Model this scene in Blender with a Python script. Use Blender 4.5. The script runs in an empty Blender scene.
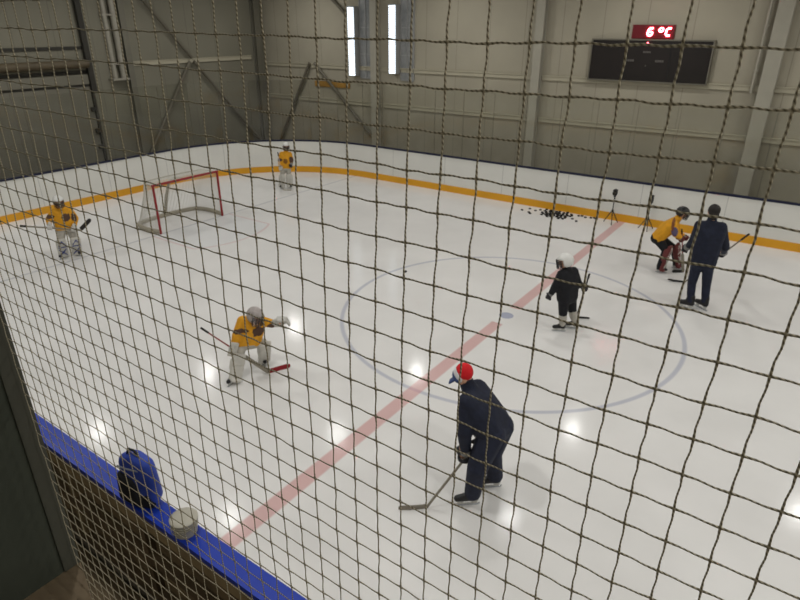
import bpy, bmesh, math, random
from mathutils import Vector, Matrix, Euler
random.seed(7)
sc = bpy.context.scene
col = sc.collection
V = Vector
PI = math.pi

# ------------------------------------------------------------------ materials
def lin(c):
    return tuple((x/255/12.92 if x/255 <= .04045 else ((x/255+.055)/1.055)**2.4) for x in c)

def mat(name, rgb, rough=.6, var=.12, scale=9., metal=0., spec=.4, bump=0., emit=None, estr=0.):
    m = bpy.data.materials.new(name); m.use_nodes = True
    nt = m.node_tree; b = nt.nodes['Principled BSDF']
    c = lin(rgb)
    tc = nt.nodes.new('ShaderNodeTexCoord'); nz = nt.nodes.new('ShaderNodeTexNoise')
    nz.inputs['Scale'].default_value = scale; nz.inputs['Detail'].default_value = 5
    nt.links.new(tc.outputs['Object'], nz.inputs['Vector'])
    rp = nt.nodes.new('ShaderNodeValToRGB')
    rp.color_ramp.elements[0].position = .3; rp.color_ramp.elements[1].position = .7
    rp.color_ramp.elements[0].color = tuple(x*(1-var) for x in c)+(1,)
    rp.color_ramp.elements[1].color = tuple(min(1, x*(1+var)) for x in c)+(1,)
    nt.links.new(nz.outputs['Fac'], rp.inputs['Fac'])
    nt.links.new(rp.outputs['Color'], b.inputs['Base Color'])
    b.inputs['Roughness'].default_value = rough; b.inputs['Metallic'].default_value = metal
    b.inputs['Specular IOR Level'].default_value = spec
    if bump:
        bp = nt.nodes.new('ShaderNodeBump'); bp.inputs['Strength'].default_value = bump
        nt.links.new(nz.outputs['Fac'], bp.inputs['Height']); nt.links.new(bp.outputs['Normal'], b.inputs['Normal'])
    if emit:
        b.inputs['Emission Color'].default_value = tuple(lin(emit))+(1,)
        b.inputs['Emission Strength'].default_value = estr
    m['ramp'] = rp.name
    return m

class X:   # tiny expression helper over math nodes
    def __init__(s, nt, sock): s.nt, s.s = nt, sock
    def op(s, o, b=None, c=None):
        n = s.nt.nodes.new('ShaderNodeMath'); n.operation = o
        for i, v in enumerate((s, b, c)):
            if v is None: continue
            if isinstance(v, X): s.nt.links.new(v.s, n.inputs[i])
            else: n.inputs[i].default_value = v
        return X(s.nt, n.outputs[0])
    def __add__(s, o): return s.op('ADD', o)
    def __sub__(s, o): return s.op('SUBTRACT', o)
    def __mul__(s, o): return s.op('MULTIPLY', o)
    def abs(s): return s.op('ABSOLUTE')
    def lt(s, v): return s.op('LESS_THAN', v)
    def gt(s, v): return s.op('GREATER_THAN', v)
    def near(s, v, e): return (s-v).abs().lt(e)
    def soft(s, v, e, w): # 1 inside |s-v|<e, fading over w
        n = s.nt.nodes.new('ShaderNodeMapRange'); s.nt.links.new((s-v).abs().s, n.inputs[0])
        n.inputs[1].default_value = e-w/2; n.inputs[2].default_value = e+w/2; n.inputs[3].default_value = 1; n.inputs[4].default_value = 0
        return X(s.nt, n.outputs[0])

def coords(nt, kind='Object'):
    tc = nt.nodes.new('ShaderNodeTexCoord'); sp = nt.nodes.new('ShaderNodeSeparateXYZ')
    nt.links.new(tc.outputs[kind], sp.inputs[0])
    return [X(nt, sp.outputs[i]) for i in range(3)], tc

def ice_material():
    m = bpy.data.materials.new('ice'); m.use_nodes = True; nt = m.node_tree; b = nt.nodes['Principled BSDF']
    (x, y, z), tc = coords(nt)
    def hyp(cx, cy): return ((x-cx)*(x-cx)+(y-cy)*(y-cy)).op('SQRT')
    r = hyp(0, 0)
    red = x.soft(0, .105, .03)*y.abs().gt(.36)
    circ = r.soft(3.0, .035, .03)
    spot = r.lt(.13)
    goal = (x.soft(-9.2, .03, .03)).op('MAXIMUM', x.soft(9.2, .03, .03))
    rc = hyp(-9.2, .145)
    crs = (rc.soft(2.0, .03, .03)*(y.near(.145, 1.2))*x.gt(-9.2)).op('MAXIMUM', y.soft(.145, 1.2, .0) if False else (((y-.145).abs()).soft(1.2, .03, .03)*x.gt(-9.2)*x.lt(-7.6)))
    fill = rc.lt(2.0)*y.near(.145, 1.2)*x.gt(-9.2)
    nz = nt.nodes.new('ShaderNodeTexNoise'); nz.inputs['Scale'].default_value = .9; nz.inputs['Detail'].default_value = 6
    nt.links.new(tc.outputs['Object'], nz.inputs['Vector'])
    rp = nt.nodes.new('ShaderNodeValToRGB'); rp.color_ramp.elements[0].position = .3; rp.color_ramp.elements[1].position = .7
    rp.color_ramp.elements[0].color = (.70, .69, .67, 1); rp.color_ramp.elements[1].color = (.77, .76, .74, 1)
    nt.links.new(nz.outputs['Fac'], rp.inputs['Fac'])
    cur = rp.outputs['Color']
    def mix(cur, mask, colr, k):
        n = nt.nodes.new('ShaderNodeMix'); n.data_type = 'RGBA'
        nt.links.new((mask*k).s, n.inputs[0]); nt.links.new(cur, n.inputs[6]); n.inputs[7].default_value = lin(colr)+(1,)
        return n.outputs[2]
    cur = mix(cur, fill, (190, 205, 220), .12)
    cur = mix(cur, circ, (120, 130, 165), .42)
    cur = mix(cur, goal, (140, 145, 160), .45)
    cur = mix(cur, crs, (200, 120, 120), .3)
    cur = mix(cur, red, (194, 110, 106), .52)
    cur = mix(cur, spot, (120, 130, 165), .65)
    nt.links.new(cur, b.inputs['Base Color'])
    # skate scratches and slight cloudiness in the gloss
    n2 = nt.nodes.new('ShaderNodeTexNoise'); n2.inputs['Scale'].default_value = 3; n2.inputs['Detail'].default_value = 8
    nt.links.new(tc.outputs['Object'], n2.inputs['Vector'])
    mr = nt.nodes.new('ShaderNodeMapRange'); nt.links.new(n2.outputs['Fac'], mr.inputs[0])
    mr.inputs[3].default_value = .09; mr.inputs[4].default_value = .17
    nt.links.new(mr.outputs[0], b.inputs['Roughness'])
    n3 = nt.nodes.new('ShaderNodeTexNoise'); n3.inputs['Scale'].default_value = 14; n3.inputs['Detail'].default_value = 4
    nt.links.new(tc.outputs['Object'], n3.inputs['Vector'])
    bp = nt.nodes.new('ShaderNodeBump'); bp.inputs['Strength'].default_value = .015; bp.inputs['Distance'].default_value = .02
    nt.links.new(n3.outputs['Fac'], bp.inputs['Height']); nt.links.new(bp.outputs['Normal'], b.inputs['Normal'])
    b.inputs['Specular IOR Level'].default_value = .10
    return m

def wall_material(name, rgb, seam=1.15, axis=0):
    m = mat(name, rgb, .75, .07, .6, spec=.25); nt = m.node_tree; b = nt.nodes['Principled BSDF']
    (x, y, z), tc = coords(nt)
    a = x if axis == 0 else y
    f = (a*(1/seam)).op('FRACT')
    seamm = f.near(.5, .008)
    rib = ((z*(1/.075)).op('FRACT')-.5).abs()
    base = nt.nodes[m['ramp']].outputs['Color']
    n = nt.nodes.new('ShaderNodeMix'); n.data_type = 'RGBA'; n.blend_type = 'MULTIPLY'
    nt.links.new((seamm*.45).s, n.inputs[0]); nt.links.new(base, n.inputs[6]); n.inputs[7].default_value = (.3, .3, .3, 1)
    # noisy darkening towards the ground
    nz = nt.nodes.new('ShaderNodeTexNoise'); nz.inputs['Scale'].default_value = 1.6; nz.inputs['Detail'].default_value = 7
    nt.links.new(tc.outputs['Object'], nz.inputs['Vector'])
    low = nt.nodes.new('ShaderNodeMapRange'); nt.links.new(z.s, low.inputs[0]); low.inputs[1].default_value = .2; low.inputs[2].default_value = 2.6
    low.inputs[3].default_value = .75; low.inputs[4].default_value = .08
    g = X(nt, low.outputs[0])*X(nt, nz.outputs['Fac'])
    n2 = nt.nodes.new('ShaderNodeMix'); n2.data_type = 'RGBA'; n2.blend_type = 'MULTIPLY'
    nt.links.new(g.s, n2.inputs[0]); nt.links.new(n.outputs[2], n2.inputs[6]); n2.inputs[7].default_value = (.34, .32, .27, 1)
    nt.links.new(n2.outputs[2], b.inputs['Base Color'])
    bp = nt.nodes.new('ShaderNodeBump'); bp.inputs['Strength'].default_value = .12; bp.inputs['Distance'].default_value = .01
    nt.links.new(rib.s, bp.inputs['Height']); nt.links.new(bp.outputs['Normal'], b.inputs['Normal'])
    return m

def board_material():
    m = mat('dasher_white', (222, 222, 216), .35, .04, 1.2); nt = m.node_tree; b = nt.nodes['Principled BSDF']
    (x, y, z), tc = coords(nt)
    ge = nt.nodes.new('ShaderNodeNewGeometry'); sp = nt.nodes.new('ShaderNodeSeparateXYZ'); nt.links.new(ge.outputs['Normal'], sp.inputs[0])
    nx, ny = X(nt, sp.outputs[0]).abs().gt(.9), X(nt, sp.outputs[1]).abs().gt(.9)
    s = ((x*.5).op('FRACT').near(.2, .004)*ny).op('MAXIMUM', (y*.5).op('FRACT').near(.2, .004)*nx)
    n = nt.nodes.new('ShaderNodeMix'); n.data_type = 'RGBA'
    nt.links.new((s*.5).s, n.inputs[0]); nt.links.new(nt.nodes[m['ramp']].outputs['Color'], n.inputs[6]); n.inputs[7].default_value = (.25, .25, .25, 1)
    nt.links.new(n.outputs[2], b.inputs['Base Color'])
    return m

def net_material():
    m = bpy.data.materials.new('net_twine'); m.use_nodes = True; nt = m.node_tree; b = nt.nodes['Principled BSDF']
    (x, y, z), tc = coords(nt)
    f = ((x+z*1.0+y*.6)*(1/.0052)).op('FRACT')
    tri = (f-.5).abs()*2
    n = nt.nodes.new('ShaderNodeMix'); n.data_type = 'RGBA'
    nt.links.new(tri.s, n.inputs[0]); n.inputs[6].default_value = lin((104, 96, 77))+(1,); n.inputs[7].default_value = lin((206, 197, 171))+(1,)
    nt.links.new(n.outputs[2], b.inputs['Base Color']); b.inputs['Roughness'].default_value = .85; b.inputs['Specular IOR Level'].default_value = .15
    bp = nt.nodes.new('ShaderNodeBump'); bp.inputs['Strength'].default_value = .6; bp.inputs['Distance'].default_value = .0006
    nt.links.new(tri.s, bp.inputs['Height']); nt.links.new(bp.outputs['Normal'], b.inputs['Normal'])
    return m

def glass_material():
    m = bpy.data.materials.new('clear_pane'); m.use_nodes = True; nt = m.node_tree
    nt.nodes.remove(nt.nodes['Principled BSDF']); out = nt.nodes['Material Output']
    t = nt.nodes.new('ShaderNodeBsdfTransparent'); g = nt.nodes.new('ShaderNodeBsdfGlossy'); mx = nt.nodes.new('ShaderNodeMixShader')
    nz = nt.nodes.new('ShaderNodeTexNoise'); nz.inputs['Scale'].default_value = 2.5
    tc = nt.nodes.new('ShaderNodeTexCoord'); nt.links.new(tc.outputs['Object'], nz.inputs['Vector'])
    rp = nt.nodes.new('ShaderNodeValToRGB'); rp.color_ramp.elements[0].color = (.92, .925, .91, 1); rp.color_ramp.elements[1].color = (.95, .955, .94, 1)
    nt.links.new(nz.outputs['Fac'], rp.inputs['Fac']); nt.links.new(rp.outputs['Color'], t.inputs['Color'])
    g.inputs['Roughness'].default_value = .08; mx.inputs[0].default_value = .025
    nt.links.new(t.outputs[0], mx.inputs[1]); nt.links.new(g.outputs[0], mx.inputs[2]); nt.links.new(mx.outputs[0], out.inputs[0])
    return m

M = dict(
    ice=ice_material(), board=board_material(), net=net_material(), glass=glass_material(),
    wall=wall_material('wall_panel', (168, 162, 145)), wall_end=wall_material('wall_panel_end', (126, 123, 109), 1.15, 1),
    yellow_kick=mat('kick_plate_yellow', (222, 160, 34), .4, .06, 2), blue=mat('cap_blue', (24, 54, 160), .35, .1, 3), darkblue=mat('cap_dark_blue', (24, 30, 58), .4, .1, 3),
    concrete=mat('concrete', (120, 112, 98), .85, .15, 2, bump=.1), rubber=mat('dark_rubber_floor', (84, 72, 54), .9, .3, 1.4),
    ply=mat('brown_ply', (112, 97, 72), .8, .35, 2.2), timber=mat('tan_timber', (136, 120, 90), .75, .2, 5), dark_timber=mat('dark_timber', (92, 78, 58), .8, .3, 4),
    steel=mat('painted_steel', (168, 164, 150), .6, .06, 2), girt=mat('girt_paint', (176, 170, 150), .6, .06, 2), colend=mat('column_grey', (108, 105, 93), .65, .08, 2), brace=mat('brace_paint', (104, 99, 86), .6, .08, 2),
    dark=mat('dark_steel', (48, 46, 40), .7, .2, 3), ceil=mat('ceiling_deck', (150, 150, 145), .8, .06, 1),
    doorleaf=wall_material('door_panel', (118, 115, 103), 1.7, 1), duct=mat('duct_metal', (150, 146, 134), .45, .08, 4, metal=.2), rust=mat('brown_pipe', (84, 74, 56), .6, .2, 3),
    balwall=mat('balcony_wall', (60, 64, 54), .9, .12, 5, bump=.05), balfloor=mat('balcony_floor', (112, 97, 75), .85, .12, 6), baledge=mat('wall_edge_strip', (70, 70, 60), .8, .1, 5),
    black=mat('black_plastic', (20, 20, 20), .45, .2, 8), puck=mat('puck_rubber', (14, 14, 14), .7, .2, 20), score=mat('score_black', (30, 24, 21), .7, .15, 3), scoreframe=mat('score_frame', (112, 108, 96), .5, .05, 3),
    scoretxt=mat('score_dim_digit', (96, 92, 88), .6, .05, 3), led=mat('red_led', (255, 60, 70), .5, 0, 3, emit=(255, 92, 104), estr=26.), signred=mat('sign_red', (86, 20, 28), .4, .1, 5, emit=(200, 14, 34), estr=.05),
    lamp=mat('strip_white', (255, 255, 255), .4, 0, 3, emit=(232, 244, 255), estr=2.2), stripgap=mat('strip_gap', (170, 182, 190), .5, .05, 3, emit=(190, 205, 220), estr=.2),  # face and backing of the two wall strips, both glowing
    reflpane=mat('window_pane', (124, 124, 120), .25, .35, 3.5, emit=(150, 155, 160), estr=.10), paleframe=mat('window_frame', (150, 150, 148), .5, .05, 3), orange=mat('orange_strip', (168, 126, 58), .6, .15, 3),  # pane glow stands in for a reflection
    goalred=mat('goal_red', (140, 30, 34), .35, .1, 4), goalwhite=mat('goal_white_pad', (164, 158, 142), .7, .08, 6), mesh=mat('goal_mesh', (206, 204, 196), .8, .05, 6),
    skin=mat('skin', (206, 158, 130), .55, .06, 20), hair=mat('dark_hair', (28, 22, 20), .6, .3, 40), eye=mat('eye', (30, 26, 24), .2, .1, 10),
    navy=mat('navy_cloth', (26, 31, 48), .85, .25, 14, bump=.15), navy2=mat('navy_trousers', (29, 34, 52), .85, .25, 14, bump=.15), navystripe=mat('grey_piping', (140, 146, 160), .7, .1, 10),
    yellow=mat('yellow_jersey', (214, 152, 30), .8, .14, 10, bump=.12), jdark=mat('jersey_dark_print', (58, 44, 52), .8, .2, 12), blackc=mat('black_cloth', (20, 21, 26), .85, .3, 12, bump=.1),
    whitepad=mat('white_pad', (196, 194, 186), .6, .08, 8), padblue=mat('pad_blue', (62, 74, 128), .6, .1, 8), padred=mat('pad_dark_red', (104, 48, 48), .6, .15, 8), whitecloth=mat('white_socks', (176, 172, 162), .85, .12, 12),
    helmw=mat('helmet_white', (220, 220, 216), .3, .05, 6), helmk=mat('helmet_black', (28, 28, 30), .3, .1, 6), helmg=mat('mask_grey', (158, 150, 146), .4, .2, 16), cage=mat('cage_wire', (40, 40, 42), .4, .05, 6, metal=.3),
    capred=mat('cap_red', (206, 20, 30), .8, .1, 20), capwhite=mat('cap_white', (214, 214, 216), .8, .05, 20), capblue=mat('cap_blue_peak', (58, 76, 120), .8, .1, 20),
    glove=mat('glove_dark', (38, 38, 42), .75, .2, 14), cuff=mat('glove_cuff_grey', (128, 128, 126), .7, .1, 14), gloveg=mat('glove_pale', (188, 186, 180), .7, .1, 10), gloveb=mat('glove_brown', (96, 42, 40), .7, .15, 10),
    boot=mat('skate_boot', (26, 26, 28), .45, .2, 12), holder=mat('skate_holder', (190, 190, 186), .4, .05, 6), blade=mat('skate_blade', (190, 195, 200), .2, .05, 6, metal=.9),
    shaft=mat('stick_grey', (132, 126, 112), .5, .1, 10), shaftred=mat('stick_red', (140, 66, 62), .5, .1, 10), tape=mat('stick_tape', (40, 38, 36), .8, .2, 20), tapered=mat('stick_blade_red', (136, 22, 30), .6, .1, 10), tapepale=mat('stick_blade_pale', (130, 124, 112), .7, .15, 14),
    bagblue=mat('bag_blue', (44, 68, 160), .6, .2, 6, bump=.1), bagblack=mat('bag_black', (16, 18, 24), .7, .2, 8), bucket=mat('bucket_plastic', (166, 162, 148), .45, .06, 5), bucketrim=mat('bucket_rim', (160, 156, 140), .5, .06, 5),
)

# ------------------------------------------------------------------ geometry helpers
def tag(o, label=None, cat=None, group=None, kind=None):
    if label: o['label'] = label
    if cat: o['category'] = cat
    if group: o['group'] = group
    if kind: o['kind'] = kind
    return o

def empty(name, loc=(0, 0, 0), rz=0., label=None, cat=None, group=None):
    o = bpy.data.objects.new(name, None); col.objects.link(o); o.location = loc; o.rotation_euler = (0, 0, rz); o.empty_display_size = .1
    return tag(o, label, cat, group)

def link(name, bm, m, parent=None, smooth=True, loc=None):
    me = bpy.data.meshes.new(name); bmesh.ops.recalc_face_normals(bm, faces=bm.faces[:]); bm.to_mesh(me); bm.free()
    for p in me.polygons: p.use_smooth = smooth
    if smooth: me.set_sharp_from_angle(angle=.75)
    me.materials.append(m)
    o = bpy.data.objects.new(name, me); col.objects.link(o)
    if parent: o.parent = parent
    if loc: o.location = loc
    return o

def bx(bm, lo, hi, bev=0., rot=None, pivot=None):
    lo, hi = V(lo), V(hi); r = bmesh.ops.create_cube(bm, size=1)
    vs = r['verts']; c = (lo+hi)/2; d = hi-lo
    for v in vs: v.co = V((v.co.x*d.x, v.co.y*d.y, v.co.z*d.z))+c
    if bev:
        es = list({e for v in vs for e in v.link_edges}); rr = bmesh.ops.bevel(bm, geom=es, offset=bev, segments=2, profile=.6, affect='EDGES')
        vs = list({v for f in rr['faces'] for v in f.verts} | {v for v in vs if v.is_valid})
    if rot: bmesh.ops.rotate(bm, verts=vs, cent=V(pivot) if pivot else c, matrix=rot)
    return vs

def frame(d):
    d = V(d).normalized(); a = V((0, 0, 1)) if abs(d.z) < .9 else V((1, 0, 0))
    x = d.cross(a).normalized(); y = d.cross(x).normalized(); return x, y, d

def tube(bm, pts, r, n=8, caps=True, flat=None):
    pts = [V(p) for p in pts]; rs = r if isinstance(r, (list, tuple)) else [r]*len(pts)
    rings = []; prev = None
    for i, p in enumerate(pts):
        d = (pts[min(i+1, len(pts)-1)]-pts[max(i-1, 0)]).normalized()
        if prev is None: x, y, _ = frame(d)
        else:
            x = (prev-d*prev.dot(d)).normalized(); y = d.cross(x)
        if flat and prev is None:
            x = (V(flat)-d*V(flat).dot(d)).normalized(); y = d.cross(x)
        prev = x
        q = rs[i]; ra, rb = q if isinstance(q, tuple) else (q, q)
        rings.append([bm.verts.new(p+x*ra*math.cos(2*PI*k/n+PI/n)+y*rb*math.sin(2*PI*k/n+PI/n)) for k in range(n)])
    for a, b in zip(rings, rings[1:]):
        for k in range(n): bm.faces.new((a[k], a[(k+1) % n], b[(k+1) % n], b[k]))
    if caps: bm.faces.new(rings[0][::-1]); bm.faces.new(rings[-1])

def lathe(bm, prof, n=24, c=(0, 0, 0), rot=None):
    c = V(c); rings = []; new = []
    for r, z in prof:
        ring = [bm.verts.new(V((max(r, 1e-4)*math.cos(2*PI*k/n), max(r, 1e-4)*math.sin(2*PI*k/n), z))) for k in range(n)]; rings.append(ring); new += ring
    for a, b in zip(rings, rings[1:]):
        for k in range(n): bm.faces.new((a[k], a[(k+1) % n], b[(k+1) % n], b[k]))
    bm.faces.new(rings[0][::-1]); bm.faces.new(rings[-1])
    for v in new: v.co = (rot @ v.co if rot else v.co)+c

# --- organic shapes: overlapping rounded solids, fused into one skin by a voxel remesh
_ico = None
def _sphere_pts():
    global _ico
    if _ico is None:
        b = bmesh.new(); bmesh.ops.create_icosphere(b, subdivisions=2, radius=1); _ico = [v.co.copy() for v in b.verts]; b.free()
    return _ico

def hull(bm, balls):
    vs = []
    for c, r in balls:
        c = V(c)
        for p in _sphere_pts(): vs.append(bm.verts.new(c+p*r))
    res = bmesh.ops.convex_hull(bm, input=vs, use_existing_faces=False)
    dead = {e for e in res['geom_interior']+res['geom_unused'] if isinstance(e, bmesh.types.BMVert)}
    bmesh.ops.delete(bm, geom=[v for v in dead if v.is_valid], context='VERTS')

def cap(bm, a, ra, b, rb): hull(bm, [(a, ra), (b, rb)])

def ell(bm, c, radii, R=None):
    r = bmesh.ops.create_icosphere(bm, subdivisions=3, radius=1)
    for v in r['verts']:
        p = V((v.co.x*radii[0], v.co.y*radii[1], v.co.z*radii[2])); v.co = (R @ p if R else p)+V(c)

def fuse(name, bm, m, parent, voxel=.014, smooth=4, cut=None):
    me = bpy.data.meshes.new(name+'_src'); bmesh.ops.recalc_face_normals(bm, faces=bm.faces[:]); bm.to_mesh(me); bm.free()
    o = bpy.data.objects.new(name+'_src', me); col.objects.link(o)
    a = o.modifiers.new('r', 'REMESH'); a.mode = 'VOXEL'; a.voxel_size = voxel; a.use_smooth_shade = True
    if smooth: s = o.modifiers.new('s', 'SMOOTH'); s.factor = .5; s.iterations = smooth
    dg = bpy.context.evaluated_depsgraph_get(); dg.update()
    me2 = bpy.data.meshes.new_from_object(o.evaluated_get(dg)); me2.name = name
    bpy.data.objects.remove(o); bpy.data.meshes.remove(me)
    for p in me2.polygons: p.use_smooth = True
    me2.materials.clear(); me2.materials.append(m)
    r = bpy.data.objects.new(name, me2); col.objects.link(r); r.parent = parent
    return r

def basis(fwd, up):
    y = V(fwd).normalized(); z = (V(up)-y*V(up).dot(y)).normalized(); x = y.cross(z)
    return Matrix((x, y, z)).transposed()

# ------------------------------------------------------------------ people
def hand_geo(bm, G, axis, fore, s, R=.026, fr=.0095):
    """palm + four fingers + thumb closed round a line through G"""
    G, a = V(G), V(axis).normalized(); f = V(fore); f = (f-a*f.dot(a)).normalized(); n = a.cross(f)
    R *= s; fr *= s
    P = lambda t, th, k=1.: G+a*t*s+(n*math.cos(th)+f*math.sin(th))*(R+fr)*k
    hull(bm, [(P(-.034, -.9, 1.5), .014*s), (P(.034, -.9, 1.5), .014*s), (P(-.036, .45, 1.1), .012*s), (P(.036, .45, 1.1), .012*s)])
    for i, (t, L) in enumerate(((-.036, .82), (-.012, 1.), (.012, .94), (.036, .76))):
        prev = P(t, .35)
        for k in (1, 2, 3):
            q = P(t, .35+1.15*k*L); cap(bm, prev, fr*(1.08-.08*k), q, fr*(1.0-.08*k)); prev = q
    p0 = P(-.045, -.7, 1.25)
    for th, kk, tt in ((-1.5, 1.15, -.052), (-2.3, 1.05, -.042), (-2.9, 1.02, -.03)):
        q = P(tt, th, kk); cap(bm, p0, fr*1.15, q, fr*1.05); p0 = q
    return G+n*(R+fr)*1.1-f*.05*s        # wrist point

def printed(base, prints):
    """the jersey cloth with dark printed patches (position, radii, colour name)"""
    m = base.copy(); nt = m.node_tree; b = nt.nodes['Principled BSDF']
    (x, y, z), tc = coords(nt)
    nz = nt.nodes.new('ShaderNodeTexNoise'); nz.inputs['Scale'].default_value = 16; nz.inputs['Detail'].default_value = 2
    nt.links.new(tc.outputs['Object'], nz.inputs['Vector'])
    cur = nt.nodes[base['ramp']].outputs['Color']
    for c, rr, colr in prints:
        q = [(v-c[k])*(1/rr[k]) for k, v in enumerate((x, y, z))]
        d = (q[0]*q[0]+q[1]*q[1]+q[2]*q[2]).op('SQRT')+(X(nt, nz.outputs['Fac'])-.5)*1.1
        n = nt.nodes.new('ShaderNodeMix'); n.data_type = 'RGBA'
        nt.links.new((d.lt(1.05)*.92).s, n.inputs[0]); nt.links.new(cur, n.inputs[6]); n.inputs[7].default_value = lin(colr)+(1,); cur = n.outputs[2]
    nt.links.new(cur, b.inputs['Base Color'])
    return m

def person(name, loc, rot, J, label, s=1., face=(-1, 0, -.3), hup=None, shirt='navy', trous='navy2', head='cap', gloves=('glove', 'glove'), pads=None,
           socks=None, skates='boot', grips=None, head_s=1., print_at=None, padfwd=None, girth=1., collar=.42, legg=1., mitt=1.):
    root = empty('person', loc, rot, label, 'person')
    J = {k: V(v) for k, v in J.items()}
    for k in ('anL', 'anR'): J[k].z = .155*max(s, .8)
    face = V(face).normalized(); hs = head_s
    hup = V(hup) if hup else (J['head']-J['neck']).normalized()
    H = basis(face, hup); hc = J['head']
    g = girth*s
    grips = grips or {}
    hands = {}
    for side in 'LR':
        G = J['ha'+side]; fore = (G-J['el'+side]).normalized()
        ax = grips.get(side) or (fore.cross(V((0, 1, .2))))
        hands[side] = (G, V(ax), fore)
    # --- body: one skin
    bm = bmesh.new()
    ell(bm, hc+H @ V((0, 0, .02*hs)), (.074*hs, .092*hs, .098*hs), H)
    hull(bm, [(hc+H @ V((0, .045*hs, -.07*hs)), .036*hs), (hc+H @ V((.03*hs, .02*hs, -.04*hs)), .045*hs), (hc+H @ V((-.03*hs, .02*hs, -.04*hs)), .045*hs)])
    cap(bm, hc+H @ V((0, .085*hs, .012*hs)), .010*hs, hc+H @ V((0, .104*hs, -.018*hs)), .014*hs)          # nose
    for e in (-1, 1):
        ell(bm, hc+H @ V((e*.076*hs, -.005, -.005)), (.012*hs, .022*hs, .033*hs), H)                       # ears
    cap(bm, hc+H @ V((-.02*hs, .083*hs, -.05*hs)), .008*hs, hc+H @ V((.02*hs, .083*hs, -.05*hs)), .008*hs)  # mouth
    base = (J['shL']+J['shR'])/2
    cap(bm, hc+H @ V((0, -.02*hs, -.06*hs)), .052*hs, base, .06*g)
    hull(bm, [(J['shL'], .06*g), (J['shR'], .06*g), (J['hipL'], .085*g), (J['hipR'], .085*g)])
    for side in 'LR':
        sh, el, G = J['sh'+side], J['el'+side], hands[side][0]
        cap(bm, sh, .052*g, el, .04*g)
        w = hand_geo(bm, G, hands[side][1], hands[side][2], s*.92)
        cap(bm, el, .04*g, w, .027*g)
        cap(bm, J['hip'+side], .085*g, J['kn'+side], .055*g); cap(bm, J['kn'+side], .05*g, J['an'+side], .036*g)
        td = V(J['toe'+side]-J['an'+side]); td.z = 0; td.normalize(); A = J['an'+side]
        cap(bm, A+V((0, 0, -.05*s)), .03*s, A+td*.14*s+V((0, 0, -.055*s)), .025*s)
    fuse('body', bm, M['skin'], root, .0105, 3)
    for e in (-1, 1):
        b2 = bmesh.new(); ell(b2, hc+H @ V((e*.03*hs, .084*hs, .02*hs)), (.012*hs, .008*hs, .008*hs), H); link('eye', b2, M['eye'], root)
    # --- jersey / jacket
    bm = bmesh.new()
    up = (base-(J['hipL']+J['hipR'])/2).normalized()
    hullpts = [(J['shL']-up*.01*g, .088*g), (J['shR']-up*.01*g, .088*g), (J['hipL']+up*.08*g, .128*g), (J['hipR']+up*.08*g, .128*g), (base-up*.16*g, .15*g)]
    hull(bm, hullpts)
    hull(bm, [(base+(J['neck']-base)*.25, .072*g), (J['shL']-up*.01, .07*g), (J['shR']-up*.01, .07*g)])
    cap(bm, base, .085*g, base+(hc-base)*collar, .066*g)                                                        # collar
    hull(bm, [(J['hipL']+up*.02*g, .125*g), (J['hipR']+up*.02*g, .125*g), (J['hipL']+up*.1*g, .125*g), (J['hipR']+up*.1*g, .125*g)])
    for side in 'LR':
        sh, el, G, fore = J['sh'+side], J['el'+side], hands[side][0], hands[side][2]
        cap(bm, sh, .082*g, el, .068*g); cap(bm, el, .068*g, G-fore*.10*s, .05*g)
    fuse('jacket' if shirt == 'navy' else 'jersey', bm, printed(M[shirt], print_at) if print_at else M[shirt], root, .013, 4)
    # --- trousers
    bm = bmesh.new()
    hull(bm, [(J['hipL'], .122*g), (J['hipR'], .122*g), (J['hipL']+up*.06*g, .115*g), (J['hipR']+up*.06*g, .115*g)])
    for side in 'LR':
        hp, kn, an = J['hip'+side], J['kn'+side], J['an'+side]
        cap(bm, hp, .118*g*legg, kn, .088*g*legg)
        if socks is None:
            cap(bm, kn, .086*g*legg, an+(kn-an)*.5, .08*g*legg); cap(bm, an+(kn-an)*.5, .08*g*legg, an+V((0, 0, .02*s)), .072*g*legg)
    fuse('trousers', bm, M[trous], root, .013, 4)
    if socks:
        for side in 'LR':
            bm = bmesh.new(); kn, an = J['kn'+side], J['an'+side]
            cap(bm, kn, .072*g, an+(kn-an)*.55, .07*g); cap(bm, an+(kn-an)*.55, .07*g, an+V((0, 0, .02)), .052*g)
            fuse('sock', bm, M[socks], root, .012, 3)
    # --- skates
    for side in 'LR':
        A = J['an'+side].copy(); td = V(J['toe'+side]-J['an'+side]); td.z = 0; td.normalize(); z = V((0, 0, 1)); sz = max(s, .8)
        ht = A.z; bt = .075*sz
        b0 = V((A.x, A.y, 0))
        bm = bmesh.new()
        hull(bm, [(b0+z*(bt+.04*sz)-td*.035*sz, .045*sz), (A+z*.085*sz-td*.02*sz, .052*sz), (A+z*.07*sz+td*.02*sz, .05*sz), (b0+z*(bt+.045*sz)+td*.04*sz, .05*sz)])
        hull(bm, [(b0+z*(bt+.035*sz)-td*.03*sz, .042*sz), (b0+z*(bt+.03*sz)+td*.17*sz, .04*sz), (b0+z*(bt+.05*sz)+td*.07*sz, .045*sz)])
        sk = fuse('skate', bm, M[skates], root, .011, 3)
        Rz = basis(td, z)
        bm = bmesh.new()
        for yy in (-.03, .13):
            hull(bm, [(b0+td*(yy-.03)*sz+z*.075*sz, .018*sz), (b0+td*(yy+.04)*sz+z*.075*sz, .018*sz), (b0+td*yy*sz+z*.035*sz, .01*sz)])
        hull(bm, [(b0-td*.06*sz+z*.03*sz, .009), (b0+td*.17*sz+z*.03*sz, .009)]); fuse('blade_holder', bm, M['holder'], sk, .008, 1)
        bm = bmesh.new(); pts = [(-.09, .026), (-.085, .006), (-.06, 0), (.17, 0), (.2, .008), (.21, .026)]
        for sx in (-1, 1): pass
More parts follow.
